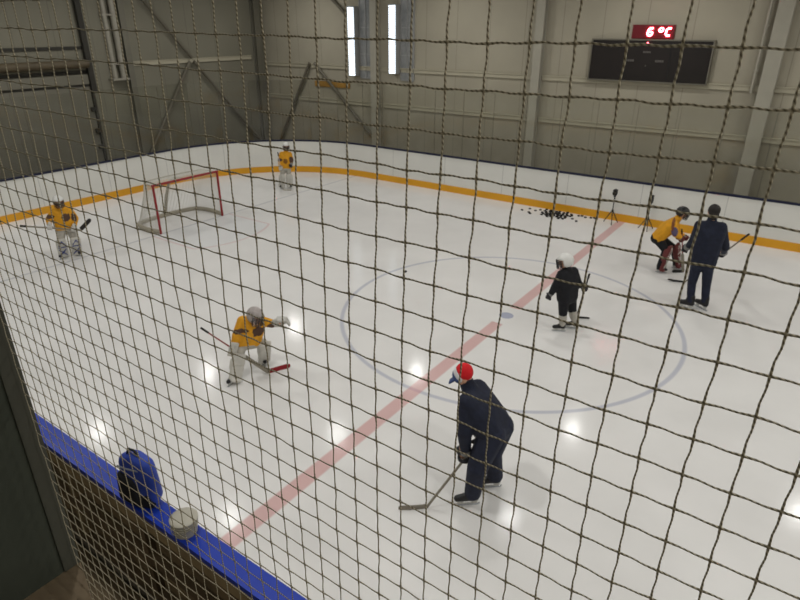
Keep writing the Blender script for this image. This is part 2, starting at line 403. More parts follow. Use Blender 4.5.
        lo = [bm.verts.new(b0+Rz @ V((-.003, y*sz, zz*sz+.001))) for y, zz in pts]; hi = [bm.verts.new(b0+Rz @ V((.003, y*sz, zz*sz+.001))) for y, zz in pts]
        bm.faces.new(lo[::-1]); bm.faces.new(hi)
        for k in range(len(pts)): bm.faces.new((lo[k], lo[(k+1) % 6], hi[(k+1) % 6], hi[k]))
        link('blade', bm, M['blade'], sk, False)
    # --- gloves
    for side, kind in zip('LR', gloves):
        if not kind: continue
        G, ax, fore = hands[side]
        bm = bmesh.new(); ms = s*mitt
        if kind == 'trapper':       # catching mitt: open cup with a thumb, a pocket and a cuff
            B = basis(fore, ax)
            hull(bm, [(G+B @ V((-.05, .0, -.06))*ms, .03*ms), (G+B @ V((-.05, .0, .06))*ms, .03*ms), (G+B @ V((-.03, .14, -.07))*ms, .024*ms), (G+B @ V((-.03, .14, .06))*ms, .024*ms)])
            hull(bm, [(G+B @ V((-.02, .0, .07))*ms, .028*ms), (G+B @ V((.05, .03, .085))*ms, .024*ms), (G+B @ V((.05, .12, .07))*ms, .022*ms), (G+B @ V((-.02, .16, .06))*ms, .022*ms)])
            for k in range(4):
                cap(bm, G+B @ V((-.04, .1, -.075+k*.035))*ms, .024*ms, G+B @ V((.03, .175-.01*abs(k-1.5), -.07+k*.035))*ms, .02*ms)
            cap(bm, G+B @ V((-.02, -.02, -.08))*ms, .028*ms, G+B @ V((.05, .06, -.1))*ms, .022*ms)
            hull(bm, [(G-fore*.03*ms+B @ V((0, 0, .05))*ms, .045*ms), (G-fore*.03*ms+B @ V((0, 0, -.05))*ms, .045*ms), (G-fore*.12*ms, .06*ms)])
            go = fuse('catching_glove', bm, M['gloveg'], root, .011, 3)
        else:
            gz = s*(1.3 if s < .9 else 1.12); w = hand_geo(bm, G, ax, fore, gz, .028*s/gz, .0165)
            n = V(ax).normalized().cross((fore-V(ax).normalized()*fore.dot(V(ax).normalized())).normalized())
            hull(bm, [(w+n*.012*s, .036*s), (w-fore*.05*s, .05*s), (G-fore*.07*s, .045*s)])
            go = fuse('glove', bm, M['gloveg' if kind == 'blocker' else kind], root, .0085, 2)
            bm = bmesh.new(); cap(bm, G-fore*.085*s, .064*s, G-fore*.115*s, .066*s); fuse('glove_cuff', bm, M['gloveg' if kind in ('blocker',) else 'cuff'], go, .01, 2)
            if kind == 'blocker':   # flat board on the back of the stick hand
                B = basis(fore, n); bm = bmesh.new()
                hull(bm, [(G+B @ V((sx, sy, .075))*s, .018*s) for sx in (-.07, .07) for sy in (-.17, .12)])
                fuse('blocker_board', bm, M['whitepad'], go, .011, 3)
    # --- leg pads
    if pads:
        pf = V(padfwd or (face.x, face.y, 0)).normalized()
        for side in 'LR':
            kn, an = J['kn'+side], J['an'+side]
            d = (kn-an).normalized(); fw = (pf-d*pf.dot(d)).normalized(); lat = d.cross(fw)
            top, bot = kn+d*.12*s, V((an.x, an.y, .11*s))
            bm = bmesh.new(); o1, o2 = .085*s, .06*s
            hull(bm, [(p+fw*o+lat*l*s, .045*s) for p, o in ((top, o1), (bot, o1*.9)) for l in (-.095, .095)])
            hull(bm, [(kn*.5+an*.5+fw*o2*.6+lat*l*s, .05*s) for l in (-.09, .09)]+[(kn+fw*.03*s+lat*l*s, .055*s) for l in (-.09, .09)])
            toe = bot+fw*.13*s; toe.z = .09*s
            hull(bm, [(bot+fw*o1*.9+lat*l*s, .045*s) for l in (-.09, .09)]+[(toe+lat*l*s, .035*s) for l in (-.08, .08)])
            for k in (-.1, 0, .1):
                cap(bm, kn+d*k*.5*s+fw*(o1+.035*s)+lat*-.1*s, .028*s, kn+d*k*.5*s+fw*(o1+.035*s)+lat*.1*s, .028*s)
            pd = fuse('leg_pad', bm, M[pads[0]], root, .013, 3)
            if pads[1]:
                bm = bmesh.new(); f0 = fw*(o1+.05*s)
                L = (top-bot)
                P = lambda u, v: bot+L*u+f0+lat*v*s
                for a_, b_ in (((.12, -.09), (.48, .09)), ((.48, -.09), (.12, .09)), ((.62, -.1), (.62, .1)), ((.72, -.09), (.98, .0)), ((.98, .0), (.72, .09))):
                    cap(bm, P(*a_), .018*s, P(*b_), .018*s)
                fuse('pad_stripe', bm, M[pads[1]], pd, .011, 2)
    # --- head gear
    if head == 'hair':
        bm = bmesh.new()
        ell(bm, hc+H @ V((0, -.02, .035)), (.092*hs, .104*hs, .10*hs), H); ell(bm, hc+H @ V((0, -.055, -.045)), (.076*hs, .05*hs, .085*hs), H)
        fuse('hair', bm, M['hair'], root, .01, 2)
    elif head == 'cap':
        bm = bmesh.new(); ell(bm, hc+H @ V((0, -.03, .055)), (.098, .096, .10), H); hatt = fuse('knitted_cap', bm, M['capred'], root, .01, 2); hatt['label'] = 'red crown'
        bm = bmesh.new(); ell(bm, hc+H @ V((0, .022, .045)), (.094, .072, .092), H); fuse('white_band', bm, M['capwhite'], hatt, .01, 2)
        bm = bmesh.new(); ell(bm, hc+H @ V((0, .055, .035)), (.086, .058, .08), H); fuse('blue_front', bm, M['capblue'], hatt, .01, 2)
        bm = bmesh.new()
        hull(bm, [(hc+H @ V((x_*.055, .085, .03)), .014) for x_ in (-1, 1)]+[(hc+H @ V((x_*.04, .165, .012)), .01) for x_ in (-1, 1)])
        hull(bm, [(hc+H @ V((x_*.07, .06, .02)), .022) for x_ in (-1, 1)]+[(hc+H @ V((0, .09, .02)), .02)])
        link('blue_peak', bm, M['capblue'], hatt)
    else:
        shell, cagec = head
        bm = bmesh.new(); r = bmesh.ops.create_uvsphere(bm, u_segments=28, v_segments=18, radius=1)
        hr = (.108*hs, .128*hs, .122*hs)
        goal_mask = cagec == 'mask'
        kill = [v for v in bm.verts if v.co.z < -.72 or (v.co.y > .25 and v.co.z < .28 and not (goal_mask and (v.co.z < -.5 or abs(v.co.x) > .72))) or (v.co.z < -.5 and v.co.y > .1 and not goal_mask)]
        bmesh.ops.delete(bm, geom=kill, context='VERTS')
        for v in bm.verts:
            k = 1+.05*math.cos(6*math.atan2(v.co.x, v.co.y+1e-6))*max(0, v.co.z)      # vents and ridges
            v.co = hc+H @ V((v.co.x*hr[0]*k, v.co.y*hr[1]*k-.012*hs, v.co.z*hr[2]+.022*hs))
        me = bpy.data.meshes.new('h'); bm.to_mesh(me); bm.free()
        o = bpy.data.objects.new('h', me); col.objects.link(o); so = o.modifiers.new('s', 'SOLIDIFY'); so.thickness = .014*hs; so.offset = 0
        dg = bpy.context.evaluated_depsgraph_get(); dg.update(); me2 = bpy.data.meshes.new_from_object(o.evaluated_get(dg)); bpy.data.objects.remove(o)
        for p in me2.polygons: p.use_smooth = True
        me2.materials.append(M[shell]); me2.name = 'helmet'
        hel = bpy.data.objects.new('helmet', me2); col.objects.link(hel); hel.parent = root
        bm = bmesh.new()
        ww = .0065*hs
        W = lambda a, zz: hc+H @ V((.107*hs*math.sin(a), -.005*hs+.135*hs*math.cos(a), zz*hs))
        for zz in (.045, .02, -.005, -.03, -.055, -.08):
            k = 1 if zz > -.06 else .9
            tube(bm, [W(a/10*1.25*k, zz) for a in range(-10, 11, 2)], ww, 5)
        for a in (-1.1, -.7, -.35, 0, .35, .7, 1.1):
            tube(bm, [W(a, .05), W(a, -.02), W(a*.9, -.085)], ww, 5)
        link('face_cage', bm, M['cage' if not goal_mask else 'helmk'], hel)
    return root

def stick(loc, rot, butt, heel, toe, label, shaft='shaft', blade='tape', s=1., goalie=False, group=None):
    butt, heel, toe = V(butt), V(heel), V(toe)
    root = empty('hockey_stick', V(loc)+Matrix.Rotation(rot, 3, 'Z') @ heel, rot, label, 'hockey stick', group)
    b, t = butt-heel, toe-heel
    bm = bmesh.new(); fl = t.normalized()
    tube(bm, [V((0, 0, .03))*(0), b*.5, b], [(.017*s, .011*s)]*3, 4, True, fl)
    sh = link('shaft', bm, M[shaft], root, False)
    bm = bmesh.new(); tube(bm, [b*.9, b*1.004], [(.020*s, .014*s)]*2, 6, True, fl); link('grip_tape', bm, M['tape'], sh)
    if goalie:
        bm = bmesh.new(); tube(bm, [b*.02, b*.06, b*.40, b*.46], [(.045*s, .013*s), (.046*s, .013*s), (.046*s, .013*s), (.02*s, .012*s)], 4, True, fl); link('paddle', bm, M['shaft'], sh, False)
    bm = bmesh.new(); n = 9; h = .036*s*(1.35 if goalie else 1)
    upv = (b-t.normalized()*b.dot(t.normalized())).normalized(); sd = t.cross(upv).normalized()
    pts = []; rr = []
    for k in range(n):
        u = k/(n-1); pts.append(t*u*1.0+upv*(h*.6+.01*u*u)+sd*.03*s*u*u); rr.append((h*(1 if u < .85 else (1-(u-.85)*3)), .006*s+.004*s*(1-u)))
    tube(bm, pts, rr, 8, True, upv); link('blade', bm, M[blade], root)
    return root

# ------------------------------------------------------------------ setting: hall
def box_struct(name, lo, hi, m, parent=None):
    bm = bmesh.new(); bx(bm, lo, hi); o = link(name, bm, m, parent, False)
    if parent is None: o['kind'] = 'structure'
    return o

HALFL, HALFW, CR, BH = 13.35, 7.0, 4.5, 1.126
def loop(off, seg=14):
    """rounded rink outline, grown outward by off"""
    pts = []
    for cx, cy, a0 in ((HALFL-CR, HALFW-CR, 0), (-HALFL+CR, HALFW-CR, 90), (-HALFL+CR, -HALFW-.1+CR, 180), (HALFL-CR, -HALFW-.1+CR, 270)):
        for k in range(seg+1):
            a = math.radians(a0+90*k/seg); pts.append((cx+(CR+off)*math.cos(a), cy+(CR+off)*math.sin(a)))
    return pts

def band(bm, prof):
    """sweep a closed (offset, z) profile round the rink"""
    loops = [[bm.verts.new((x, y, z)) for x, y in loop(o)] for o, z in prof]; n = len(loops[0]); m = len(prof)
    for i in range(m):
        a, b = loops[i], loops[(i+1) % m]
        for k in range(n): bm.faces.new((a[k], a[(k+1) % n], b[(k+1) % n], b[k]))

FW, EW, NW, RW, ZT = 8.7, -15.1, -13.0, 15.1, 7.2
bm = bmesh.new()
vs = [bm.verts.new((x, y, 0)) for x, y in loop(.02)]; bm.faces.new(vs)
r_ = bmesh.ops.extrude_face_region(bm, geom=bm.faces[:]); bmesh.ops.translate(bm, verts=[v for v in r_['geom'] if isinstance(v, bmesh.types.BMVert)], vec=(0, 0, -.06))
o = link('floor', bm, M['ice'], None, False); tag(o, 'white ice sheet with red centre line and blue circle', 'ice', kind='structure')
o = box_struct('floor.001', (EW-.3, NW-.3, -.2), (RW+.3, FW+.3, -.065), M['concrete'])
tag(o, 'bare concrete floor around the rink', 'floor')
bm = bmesh.new(); bx(bm, (-14.8, -12.9, -.066), (14.8, -7.34, -.004)); o = link('floor.002', bm, M['rubber'], None, False); tag(o, 'dark brown rubber floor under the balcony', 'floor', kind='structure')
o = box_struct('wall_far', (EW-.3, FW, -.2), (RW+.3, FW+.25, ZT), M['wall']); o['label'] = 'pale panelled hall wall behind the scoreboard'
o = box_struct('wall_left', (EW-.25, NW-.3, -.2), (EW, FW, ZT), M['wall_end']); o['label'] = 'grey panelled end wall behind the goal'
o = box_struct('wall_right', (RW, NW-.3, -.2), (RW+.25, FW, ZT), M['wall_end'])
o = box_struct('wall_near', (EW, NW-.3, -.2), (RW, NW, ZT), M['wall'])
o = box_struct('ceiling', (EW-.3, NW-.3, ZT), (RW+.3, FW+.3, ZT+.2), M['ceil'])

# balcony the picture is taken from
CX, CY, CZ = 4.04836, -9.13744, 4.85019
NY = CY+.5
BX = 2.505
bm = bmesh.new(); q = [bm.verts.new((x, y, 3.22)) for x, y in ((BX-.35, NW), (12, NW), (12, NY-.075), (BX+.26, NY-.075), (BX+.004, NY+.012), (BX-.35, NY+.012))]; bm.faces.new(q)
r_ = bmesh.ops.extrude_face_region(bm, geom=bm.faces[:]); bmesh.ops.translate(bm, verts=[v for v in r_['geom'] if isinstance(v, bmesh.types.BMVert)], vec=(0, 0, .152))
o = link('floor.003', bm, M['balfloor'], None, False); o['kind'] = 'structure'; o['label'] = 'beige balcony floor at the foot of the dark wall'
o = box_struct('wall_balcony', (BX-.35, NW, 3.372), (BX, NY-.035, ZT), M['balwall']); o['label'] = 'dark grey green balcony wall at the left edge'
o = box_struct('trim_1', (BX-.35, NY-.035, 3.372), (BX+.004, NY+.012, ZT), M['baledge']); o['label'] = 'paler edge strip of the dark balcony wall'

# horizontal girts on the far wall and end wall
tn = 2
XC = [-9.5, -3.5, 2.5, 8.5]
for z in (2.2, 3.4):
    prev = EW
    for xc in XC+[RW]:
        bm = bmesh.new(); x0, x1 = prev+.16, xc-.16
        bx(bm, (x0, FW-.05, z-.07), (x1, FW, z+.07), .008); bx(bm, (x0, FW-.075, z+.045), (x1, FW-.05, z+.07))
        o = link('trim_%d' % tn, bm, M['girt'], None, False); o['kind'] = 'structure'; o['label'] = 'horizontal girt rail along the far wall'; tn += 1; prev = xc
for y0, y1 in ((2.85, 7.95),):
    bm = bmesh.new(); bx(bm, (EW, y0, 3.58), (EW+.05, y1, 3.72), .008); bx(bm, (EW+.05, y0, 3.70), (EW+.075, y1, 3.72))
    o = link('trim_%d' % tn, bm, M['girt'], None, False); o['kind'] = 'structure'; o['label'] = 'horizontal girt rail along the end wall'; tn += 1

def column(x, y, face, label, w=.3, m='steel'):
    bm = bmesh.new(); d = .22
    if face == 'far':
        bx(bm, (x-w/2, y-d, -.06), (x+w/2, y-d+.03, ZT-.02), .004); bx(bm, (x-.02, y-d+.03, -.06), (x+.02, y-.03, ZT-.02)); bx(bm, (x-w/2, y-.03, -.06), (x+w/2, y-.001, ZT-.02), .004)
    else:
        bx(bm, (x+d-.03, y-w/2, -.06), (x+d, y+w/2, ZT-.02), .004); bx(bm, (x+.03, y-.02, -.06), (x+d-.03, y+.02, ZT-.02)); bx(bm, (x+.001, y-w/2, -.06), (x+.03, y+w/2, ZT-.02), .004)
    bx(bm, ((x-w/2-.05, y-d-.05, -.062) if face == 'far' else (x, y-w/2-.05, -.062)), ((x+w/2+.05, y-.001, -.04) if face == 'far' else (x+d+.05, y+w/2+.05, -.04)))
    c = V((x, y, 0)); bmesh.ops.translate(bm, verts=bm.verts[:], vec=-c)
    return tag(link('steel_column', bm, M[m], None, False, c), label, 'column', 'steel columns of the hall')
column(2.5, FW, 'far', 'pale steel column to the right of the scoreboard', .34)
column(-3.5, FW, 'far', 'pale steel column to the left of the scoreboard', .26)
column(-9.5, FW, 'far', 'pale steel column between the two bright strips', .26)
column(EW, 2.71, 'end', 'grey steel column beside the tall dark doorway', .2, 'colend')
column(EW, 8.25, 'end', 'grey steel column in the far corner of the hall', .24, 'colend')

def bar(a, b, label, r=.055, name='cross_brace', m='brace', n=8):
    a, b = V(a), V(b); bm = bmesh.new(); tube(bm, [V((0, 0, 0)), b-a], r, n)
    return tag(link(name, bm, M[m], None, True, a), label, 'brace', 'diagonal cross braces on the walls')
bar((EW+.12, 2.98, 6.2), (EW+.12, 5.15, 3.75), 'end wall diagonal brace, upper left arm of the cross')
bar((EW+.12, 5.22, 3.62), (EW+.12, 8.1, .35), 'end wall diagonal brace, long lower right arm of the cross')
bar((EW+.12, 5.05, 3.62), (EW+.12, 2.94, .75), 'end wall diagonal brace, lower left arm of the cross')
bar((-12.35, FW-.12, 3.5), (-9.65, FW-.12, 1.05), 'far wall diagonal brace descending right from the crossing')
bar((-12.6, FW-.12, 3.5), (-14.78, FW-.12, -.06), 'far wall diagonal brace descending left from the crossing')
bar((-12.1, FW-.12, 6.25), (-10.62, FW-.12, 5.02), 'far wall diagonal brace coming down to the left bright strip')

# big door in the end wall
dr = empty('door_1', (EW, -.2, 0)); tag(dr, 'big pale sliding door with dark tracks at the end wall', 'door', kind='structure')
def part(name, lo, hi, m, parent, origin, bev=0.):
    bm = bmesh.new(); bx(bm, V(lo)-V(origin), V(hi)-V(origin), bev); return link(name, bm, M[m], parent, False)
DO = (EW, -.2, 0)
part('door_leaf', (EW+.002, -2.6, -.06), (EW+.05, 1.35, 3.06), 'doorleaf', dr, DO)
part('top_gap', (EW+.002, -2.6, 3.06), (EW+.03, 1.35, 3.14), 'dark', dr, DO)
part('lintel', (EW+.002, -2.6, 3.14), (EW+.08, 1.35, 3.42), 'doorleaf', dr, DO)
for zz in (3.44, 4.12): part('dark_slot', (EW+.002, -2.6, zz), (EW+.04, 1.35, zz+.09), 'dark', dr, DO)  # thin dark bars over the door head
bm = bmesh.new(); tube(bm, [V((.2, -2.4, 3.72)), V((.2, 1.5, 3.72))], .12, 14); link('shaft', bm, M['rust'], dr)
bm = bmesh.new(); bx(bm, (.05, 1.5, 2.9), (.17, 1.66, 6.5)); bx(bm, (.04, 1.5, 0), (.13, 1.58, 2.9)); link('track', bm, M['dark'], dr, False)
for zz in (1.25, 1.75, 2.4):
    bm = bmesh.new(); bx(bm, (.05, 1.38, zz-.06), (.16, 1.52, zz+.06), .01); link('roller_hinge', bm, M['dark'], dr, False)

# pair of downpipes ending above the glass
bm = bmesh.new()
for yy, rr in ((2.32, .075), (2.62, .1)):
    tube(bm, [V((.14, yy-2.5, 6.4-3.25)), V((.14, yy-2.5, 0))], rr, 12)
for zz in (.4, 1.8, 2.8): bx(bm, (.002, -.28, zz), (.2, .20, zz+.05))
bx(bm, (.002, -.35, -.06), (.3, .22, .0))
tag(link('duct_pipe', bm, M['duct'], None, True, (EW, 2.33, 3.25)), 'twin grey vertical pipes on the end wall beside the door', 'pipe')
bm = bmesh.new()
tube(bm, [V((0, 0, 0)), V((0, 0, 3.0))], .035, 8)
for zz in (.5, 1.5, 2.5): bx(bm, (-.05, -.04, zz), (.05, .1, zz+.03))
tag(link('conduit_pipe', bm, M['steel'], None, True, (2.18, FW-.11, 3.3)), 'thin conduit pipe left of the column beside the scoreboard', 'pipe')

# ------------------------------------------------------------------ rink boards
rb = empty('rink_boards', (0, 0, 0), 0, 'white rounded rink boards with yellow kick strip and blue top', 'rink boards')
bm = bmesh.new(); band(bm, [(0, .205), (.012, BH-.05), (.055, BH-.05), (.055, .205)]); link('board_panel', bm, M['board'], rb, False)
bm = bmesh.new(); band(bm, [(-.012, .0), (-.012, .205), (.055, .205), (.055, .0)]); link('kick_plate', bm, M['yellow_kick'], rb, False)
def cap_band(keep, name, m, w):
    bm = bmesh.new(); band(bm, [(-.005, BH-.05), (-.005, BH), (w, BH), (w, BH-.05)])
    bmesh.ops.delete(bm, geom=[f for f in bm.faces if not keep(f.calc_center_median())], context='FACES'); return link(name, bm, M[m], rb, False)
a = cap_band(lambda c: c.y > -4.0, 'cap_rail', 'darkblue', .06); a['label'] = 'dark blue cap'
a = cap_band(lambda c: c.y <= -4.0, 'cap_rail', 'blue', .19); a['label'] = 'bright blue ledge'
bm = bmesh.new(); bx(bm, (-8.8, -7.198, .0), (8.8, -7.182, BH-.05)); link('back_sheet', bm, M['ply'], rb, False)
for zz, h in ((BH-.19, .13), (.5, .1), (.02, .1)):
    bm = bmesh.new(); bx(bm, (-8.8, -7.288, zz), (8.8, -7.198, zz+h), .006); link('back_rail', bm, M['timber' if zz > .9 else 'dark_timber'], rb, False)
for k in range(15):
    x = -8.4+k*1.2
    bm = bmesh.new(); bx(bm, (x-.045, -7.28, .12), (x+.045, -7.198, .5), .004); bx(bm, (x-.045, -7.28, .6), (x+.045, -7.198, BH-.19), .004); link('back_stud', bm, M['dark_timber' if k % 3 else 'timber'], rb, False)

# clear panes above the boards (far side, end, corner)
PZ0, PZ1 = BH, 3.1
G = 'clear panes standing on the rink boards'
def pane(a, b, label):
    a, b = V(a), V(b); c = (a+b)/2; d = (b-a); ang = math.atan2(d.y, d.x); L = d.length
    r = empty('glass_pane', (c.x, c.y, PZ0), ang, label, 'glass pane', G)
    bm = bmesh.new(); bx(bm, (-L/2+.006, -.006, .0), (L/2-.006, .006, PZ1-PZ0)); link('pane', bm, M['glass'], r, False)
    bm = bmesh.new(); bx(bm, (-L/2-.003, -.009, .0), (-L/2+.003, .009, PZ1-PZ0-.05)); link('joint_strip', bm, M['brace'], r, False)
xs = [-8.03+k for k in range(17)]
pts = loop(.03, 7)
for k in range(16): pane((xs[k]+1, HALFW+.03, 0), (xs[k], HALFW+.03, 0), 'clear pane in the straight row on the far boards')
q0 = 8   # corner arc of the far left corner
arc = pts[q0:q0+8]
arc = [(xs[0], HALFW+.03)]+arc
for k in range(len(arc)-1):
    if (V(arc[k])-V(arc[k+1])).length > .2: pane(V((*arc[k], 0)), V((*arc[k+1], 0)), 'clear pane on the curved corner of the boards')
ys = [2.5-k for k in range(6)]
for k in range(5): pane((-HALFL-.03, ys[k], 0), (-HALFL-.03, ys[k+1], 0), 'clear pane on the end boards behind the goal')

# ------------------------------------------------------------------ scoreboard, temperature sign, bright strips, reflection panes
sb = empty('scoreboard', (-.40, FW, 3.95), 0, 'wide dark scoreboard high on the far wall', 'scoreboard')
sb.rotation_euler = (0, 0, 0)
W2, H2 = 1.52, .50
bm = bmesh.new(); bx(bm, (-W2, -.14, -H2), (W2, -.001, H2), .01); link('cabinet', bm, M['score'], sb, False)
bm = bmesh.new()
bx(bm, (-W2-.03, -.16, H2), (W2+.03, -.001, H2+.035)); bx(bm, (-W2-.03, -.16, -H2-.035), (W2+.03, -.001, -H2)); bx(bm, (-W2-.03, -.16, -H2), (-W2, -.001, H2)); bx(bm, (W2, -.16, -H2), (W2+.03, -.001, H2))
link('frame', bm, M['scoreframe'], sb, False)
for x0 in (-.55, .55):
    bm = bmesh.new(); bx(bm, (x0-.012, -.146, -H2), (x0+.012, -.14, H2)); link('panel_joint', bm, M['black'], sb, False)
for lo, hi in (((-.14, .2), (.06, .245)), ((-.56, -.02), (-.34, .035)), ((.2, -.02), (.42, .035)), ((-.04, -.13), (-.01, -.1)), ((1.1, .36), (1.45, .43))):
    bm = bmesh.new(); n = 4 if hi[0]-lo[0] > .1 else 1; wd = (hi[0]-lo[0])/n
    for k in range(n): bx(bm, (lo[0]+k*wd, -.147, lo[1]), (lo[0]+(k+.75)*wd, -.14, hi[1]))
    link('small_caption', bm, M['scoretxt'], sb, False)
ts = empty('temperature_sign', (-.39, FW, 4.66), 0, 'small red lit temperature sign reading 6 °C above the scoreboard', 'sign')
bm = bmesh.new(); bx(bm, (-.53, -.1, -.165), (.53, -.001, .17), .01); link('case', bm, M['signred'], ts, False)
bm = bmesh.new()
def stroke(p, w=.027):
    tube(bm, [V((x+.12*z, -.112, z*.9)) for x, z in p], w*.85, 6)
x0, h = -.12, .095
stroke([(x0+.11, h), (x0+.04, h), (x0, h*.5), (x0, -h*.6), (x0+.03, -h), (x0+.09, -h), (x0+.115, -h*.6), (x0+.115, -h*.2), (x0+.085, 0), (x0+.01, -.005)])
link('digit', bm, M['led'], ts)
bm = bmesh.new(); stroke([(.20+.05*math.cos(2*PI*k/10), .055+.05*math.sin(2*PI*k/10)) for k in range(11)], .022); link('degree_mark', bm, M['led'], ts)
bm = bmesh.new(); stroke([(.44, h), (.37, h), (.335, h*.6), (.335, -h*.6), (.37, -h), (.44, -h)]); link('letter', bm, M['led'], ts)
bm = bmesh.new(); tube(bm, [V((0, -.112, 0)), V((0, -.112, .03))], [.02, .004], 6)
bmesh.ops.translate(bm, verts=bm.verts[:], vec=(-.06, -.05, -.28)); link('status_light', bm, M['led'], ts)

def bright_strip(x, z0, z1, label):  # glowing strip set on the wall, kind of source not known
    r = empty('bright_strip', (x, FW, z0), 0, label, 'light', 'bright vertical strips on the far wall'); w = .14
    bm = bmesh.new(); bx(bm, (-w-.02, -.25, -.02), (w+.02, -.001, z1-z0+.02), .01); link('housing', bm, M['paleframe'], r, False)
    bm = bmesh.new(); bx(bm, (-w, -.262, 0), (w, -.25, z1-z0)); link('strip_back', bm, M['stripgap'], r, False)
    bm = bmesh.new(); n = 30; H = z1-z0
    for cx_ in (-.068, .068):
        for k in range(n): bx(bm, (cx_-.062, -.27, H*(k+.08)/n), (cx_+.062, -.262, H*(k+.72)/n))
    link('bright_rows', bm, M['lamp'], r, False)
bright_strip(-10.42, 3.16, 5.36, 'left of two bright white vertical strips')
bright_strip(-8.66, 3.3, 5.40, 'right of two bright white vertical strips')
for i, (x0, x1) in enumerate(((-10.2, -9.68), (-8.45, -7.95))):  # made-up glazed panes standing in for a pale reflection between the strips
    w = empty('window_%d' % (i+1), (x0, FW, 3.1)); tag(w, 'tall narrow greyish reflection built as a glowing pane beside a bright strip', 'window', kind='structure')
    bm = bmesh.new(); bx(bm, (0, -.02, 0), (x1-x0, -.004, 2.5)); link('pane', bm, M['reflpane'], w, False)
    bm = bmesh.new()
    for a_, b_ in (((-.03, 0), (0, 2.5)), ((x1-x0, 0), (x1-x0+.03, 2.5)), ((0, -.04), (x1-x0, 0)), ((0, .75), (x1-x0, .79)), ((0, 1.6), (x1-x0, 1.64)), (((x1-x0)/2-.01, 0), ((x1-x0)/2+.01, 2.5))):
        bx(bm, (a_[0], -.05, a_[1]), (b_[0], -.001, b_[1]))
    link('window_frame', bm, M['paleframe'], w, False)
bm = bmesh.new(); bx(bm, (-.85, -.05, -.1), (.85, -.001, .1), .02); bx(bm, (-.8, -.055, -.03), (.8, -.05, -.02))  # plain orange strip on the wall, nature not known
tag(link('orange_strip', bm, M['orange'], None, False, (-11.6, FW, 2.78)), 'narrow orange strip on the far wall below the left bright strip', 'strip')

# hanging hall lamps seen as highlights on the ice; near row added unseen for fill
for xi, x in enumerate((-12, -6, -.25, 5.75, 11.5)):
    for yi, y in enumerate((-6.4, -2.3, 1.85, 6.2)):
        r = empty('hall_lamp', (x, y, 6.5), 0, 'round high bay lamp hanging under the hall ceiling', 'lamp', 'high bay lamps under the ceiling')
        bm = bmesh.new(); lathe(bm, [(.30, .0), (.29, .03), (.12, .2), (.1, .32), (.03, .34), (.015, .36), (.015, ZT-6.5)], 20); link('lamp_shade', bm, M['dark'], r)
        L = bpy.data.lights.new('hall_lamp_light', 'AREA'); L.shape = 'DISK'; L.size = .42; L.energy = 84 if y < -6 else (96 if x > 9 else 56); L.color = (1, .985, .95)  # near row and right column burn brighter as fill out of view
        lo = bpy.data.objects.new('hall_lamp_light', L); col.objects.link(lo); lo.parent = r; lo.location = (0, 0, -.015)

r = empty('balcony_fill', (6.2, -11.4, 6.9), 0, 'unseen square fill lamp added over the balcony', 'lamp')
bm = bmesh.new(); bx(bm, (-.32, -.32, 0), (.32, .32, .08), .01); tube(bm, [V((0, 0, .07)), V((0, 0, .3))], .02, 8); link('fill_housing', bm, M['dark'], r, False)  # out of view, added to brighten the balcony side of the net
L = bpy.data.lights.new('balcony_fill_light', 'AREA'); L.shape = 'SQUARE'; L.size = .6; L.energy = 38; L.color = (1, .97, .9)
lo = bpy.data.objects.new('balcony_fill_light', L); col.objects.link(lo); lo.parent = r; lo.location = (0, 0, -.01)

r = empty('boards_fill', (1.2, -10.2, 3.9), 0, 'unseen tube fill lamp added beside the balcony', 'lamp')
bm = bmesh.new(); bx(bm, (-.75, -.06, 0), (.75, .06, .06), .01); tube(bm, [V((-.6, 0, .05)), V((-.6, 0, ZT-3.9))], .012, 6); tube(bm, [V((.6, 0, .05)), V((.6, 0, ZT-3.9))], .012, 6); link('fill_housing', bm, M['dark'], r, False)  # out of view, added to brighten the back of the near boards
L = bpy.data.lights.new('boards_fill_light', 'AREA'); L.shape = 'RECTANGLE'; L.size = 1.4; L.size_y = .09; L.energy = 30; L.color = (1, .95, .86)
lo = bpy.data.objects.new('boards_fill_light', L); col.objects.link(lo); lo.parent = r; lo.location = (0, 0, -.01); lo.rotation_euler = (.35, 0, 0)

# ------------------------------------------------------------------ goal
GX, GY, GHW, GH = -9.2, .145, .975, 1.23
gl = empty('goal', (GX, GY, 0), 0, 'red framed ice hockey goal with white netting', 'goal')
R_ = .03
bm = bmesh.new()
for s_ in (-1, 1): tube(bm, [V((0, s_*GHW, 0)), V((0, s_*GHW, GH))], R_, 12); link('post', bm, M['goalred'], gl); bm = bmesh.new()
tube(bm, [V((0, -GHW-R_, GH)), V((0, GHW+R_, GH))], R_, 12); link('crossbar', bm, M['goalred'], gl)
def gcurve(t, d, w):   # t 0..1 round the back from -y post to +y post
    pts = [(0, -GHW), (-.45*d, -w), (-.85*d, -w*.93), (-1.0*d, -w*.72), (-1.08*d, 0), (-1.0*d, w*.72), (-.85*d, w*.93), (-.45*d, w), (0, GHW)]
    f = t*(len(pts)-1); i = min(int(f), len(pts)-2); u = f-i
    p = [pts[max(i-1, 0)], pts[i], pts[i+1], pts[min(i+2, len(pts)-1)]]
    cr = lambda k: .5*((2*p[1][k])+(-p[0][k]+p[2][k])*u+(2*p[0][k]-5*p[1][k]+4*p[2][k]-p[3][k])*u*u+(-p[0][k]+3*p[1][k]-3*p[2][k]+p[3][k])*u**3)
    return cr(0), cr(1)
bm = bmesh.new(); tube(bm, [V((*gcurve(k/40, 1.12, 1.03), .055)) for k in range(41)], [(.045, .06)]*41, 8); link('base_frame', bm, M['goalwhite'], gl)
bm = bmesh.new(); tube(bm, [V((0, 0, GH-.02)), V((-.45, 0, GH-.04)), V((-.78, 0, GH-.2)), V((-1.0, 0, .6)), V((-1.19, 0, .08))], [.03, .03, .035, .045, .05], 8); link('back_pole', bm, M['goalwhite'], gl)
